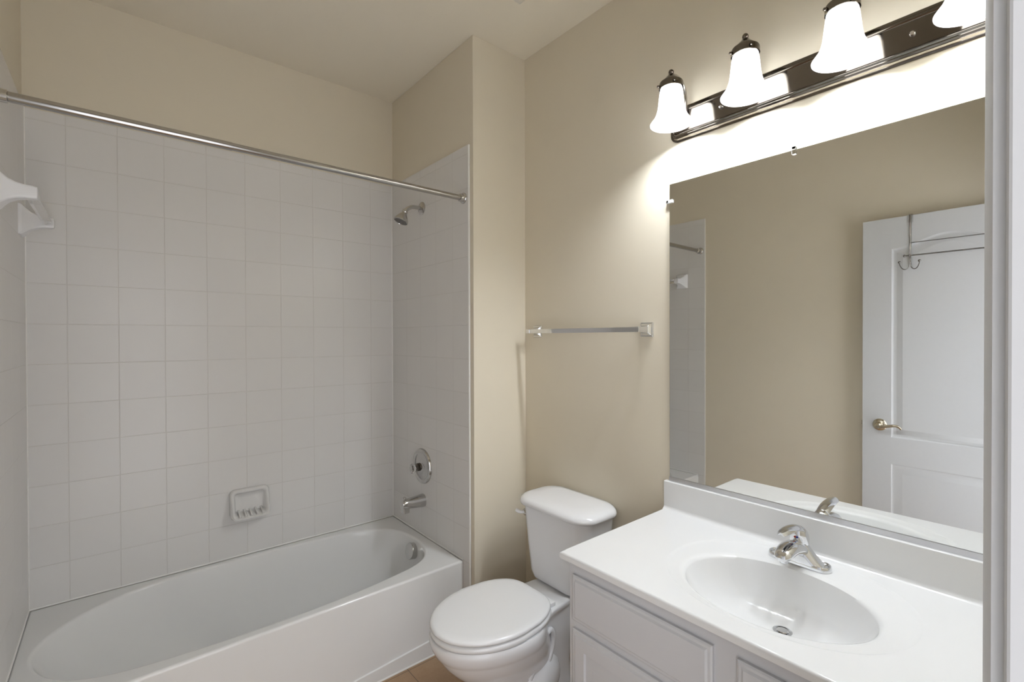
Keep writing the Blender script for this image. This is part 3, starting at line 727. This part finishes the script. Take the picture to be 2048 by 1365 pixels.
# ------------------------------------------------------------------ door (open against the left wall) with lever and hook rack
DX0, DX1, DY0, DY1, DZ1 = -0.224, -0.189, 0.064, 0.7925, 2.0505
def make_door():
    bm = bmesh.new(); dep = .007
    ya, yb = DY1 - .131, DY0 + .131
    def arch(y): 
        t = (y - (ya + yb) / 2) / ((ya - yb) / 2); k = max(0.0, 1 - (abs(t) / 0.93) ** 2) if abs(t) < 0.93 else 0
        return 1.880 + .058 * (math.cos(min(1, abs(t)) * PI) * 0.5 + 0.5)
    def loop(i, top):
        a, b = ya - i, yb + i; out = []
        if top:
            zb = .845 + i; n = 24
            out = [(a, zb)] + [(a + (b - a) * k / n, arch(ya + (yb - ya) * k / n) - i) for k in range(n + 1)] + [(b, zb)]
        else: out = [(a, .25 + i), (a, .700 - i), (b, .700 - i), (b, .25 + i)]
        return out
    face_holes = []
    for top in (True, False):
        L = [(0, 0), (.006, -.0045), (.012, -.0062), (.0185, -.0048), (.024, -.0062), (.046, -.0015), (.050, -.0015)]
        rings = [[bm.verts.new((DX1 + o, y, z)) for y, z in loop(i, top)] for i, o in L]
        for r, q in zip(rings, rings[1:]): bridge(bm, r, q)
        bm.faces.new(rings[-1]); face_holes.append(rings[0])
    # flat face around the panels
    def V(y, z): return bm.verts.new((DX1, y, z))
    c = [V(DY1, .008), V(DY1, DZ1), V(DY0, DZ1), V(DY0, .008)]
    edges = [bm.edges.new((c[k], c[(k + 1) % 4])) for k in range(4)]
    for r in face_holes:
        for k in range(len(r)): edges.append(bm.edges.get((r[k], r[(k + 1) % len(r)])) or bm.edges.new((r[k], r[(k + 1) % len(r)])))
    bmesh.ops.triangle_fill(bm, edges=edges, use_beauty=True)
    b = [bm.verts.new((DX0, v.co.y, v.co.z)) for v in c]
    for k in range(4): bm.faces.new((c[k], c[(k + 1) % 4], b[(k + 1) % 4], b[k]))
    bm.faces.new(b[::-1]); return bm
door = link('door_1', make_door(), 'white_door_paint', kind=S, smooth=30)
DHY, DHZ = .712, .9095
bm = lathe([(0, 0), (.033, 0), (.033, .004), (.029, .009), (.018, .013), (.0145, .016), (.0135, .038), (.017, .044), (.0165, .052), (.012, .057), (0, .058)], (DX1, DHY, DHZ), (1, 0, 0), 36)
lv = catmull([(DX1 + .047, DHY, DHZ), (DX1 + .050, DHY - .02, DHZ - .003), (DX1 + .050, DHY - .05, DHZ + .003), (DX1 + .049, DHY - .075, DHZ + .008), (DX1 + .047, DHY - .092, DHZ + .003), (DX1 + .044, DHY - .102, DHZ - .008)], 6)
add_tube(bm, lv, [.010 - .0045 * k / (len(lv) - 1) for k in range(len(lv))], 14)
h = link('door_handle', bm, 'brass_nickel', door, label='brushed brass lever handle')
link('latch', box((DX0 + .010, DY1 - .002, DHZ - .012), (DX1 - .010, DY1 + .008, DHZ + .012), .002), 'brass_nickel', door)

rk = thing('over_door_hook_rack', 'thin wire towel rack with hooks hanging over the white door', 'hook rack', (DX1, .40, DZ1))
RX = DX1 + .004
for y in (.5815, .205):
    bm = bmesh.new()
    add_box(bm, (DX1 + .0008, y - .005, 1.80), (DX1 + .0045, y + .005, DZ1 + .002), .0008)
    add_box(bm, (DX0 - .003, y - .005, DZ1 + .0006), (DX1 + .0045, y + .005, DZ1 + .003), .0006)
    add_box(bm, (DX0 - .003, y - .005, DZ1 - .03), (DX0 - .0006, y + .005, DZ1 + .002), .0006)
    st = link('strap', bm, 'rack_wire', rk)
    for s in (-1, 1):
        hk = catmull([(RX + .002, y + s * .003, 1.865), (RX + .003, y + s * .003, 1.79), (RX + .005, y + s * .0065, 1.770), (RX + .010, y + s * .018, 1.7605), (RX + .016, y + s * .031, 1.766), (RX + .021, y + s * .040, 1.785), (RX + .023, y + s * .0415, 1.797)], 6)
        bm = tube(hk, .0022, 10); add_ball(bm, tuple(hk[-1] + Vector((0, 0, .003))), .0068, 14)
        link('hook', bm, 'rack_wire', rk)
    link('sleeve', box((DX1 + .0003, y - .011, 2.012), (DX1 + .0055, y + .011, DZ1 + .004), .001), 'clear_acrylic', rk, label='clear plastic sleeve over the door edge')
    bm = tube([(RX, y, 1.83), (RX + .035, y, 1.83)], .0022, 10)
    add_ball(bm, (RX + .035, y, 1.83), .005, 12)
    link('bar_bracket', bm, 'rack_wire', rk)
bm = tube([(RX + .004, .5815, 1.902), (RX + .004, .205, 1.902)], .0022, 10)
link('upper_bar', bm, 'rack_wire', rk)
bm = tube([(RX + .035, .597, 1.83), (RX + .035, .190, 1.83)], .0036, 10)
for y in (.600, .187): add_ball(bm, (RX + .035, y, 1.83), .0065, 14)
link('lower_bar', bm, 'rack_wire', rk)

# ------------------------------------------------------------------ ceiling vent (one corner shows at the top of the view)
cv = thing('ceiling_vent', 'square exhaust fan cover on the ceiling', 'vent', (1.142, 1.335, ZC))
bm = bmesh.new(); x0, x1, y0, y1 = 1.017, 1.267, 1.210, 1.460; rings = []
for a, o in ((0, 0), (0, .006), (.004, .012), (.012, .016), (.030, .020)):
    rings.append([(x, y, ZC - o) for x, y in ((x0 + a, y0 + a), (x1 - a, y0 + a), (x1 - a, y1 - a), (x0 + a, y1 - a))])
add_loft(bm, rings, False, True)
link('cover', bm, 'vent_plastic', cv, smooth=25)
bm = bmesh.new()
for k in range(9): add_box(bm, (x0 + .045, y0 + .047 + .0185 * k, ZC - .0225), (x1 - .045, y0 + .055 + .0185 * k, ZC - .0195), .0008)
link('louvre', bm, 'vent_plastic', cv)
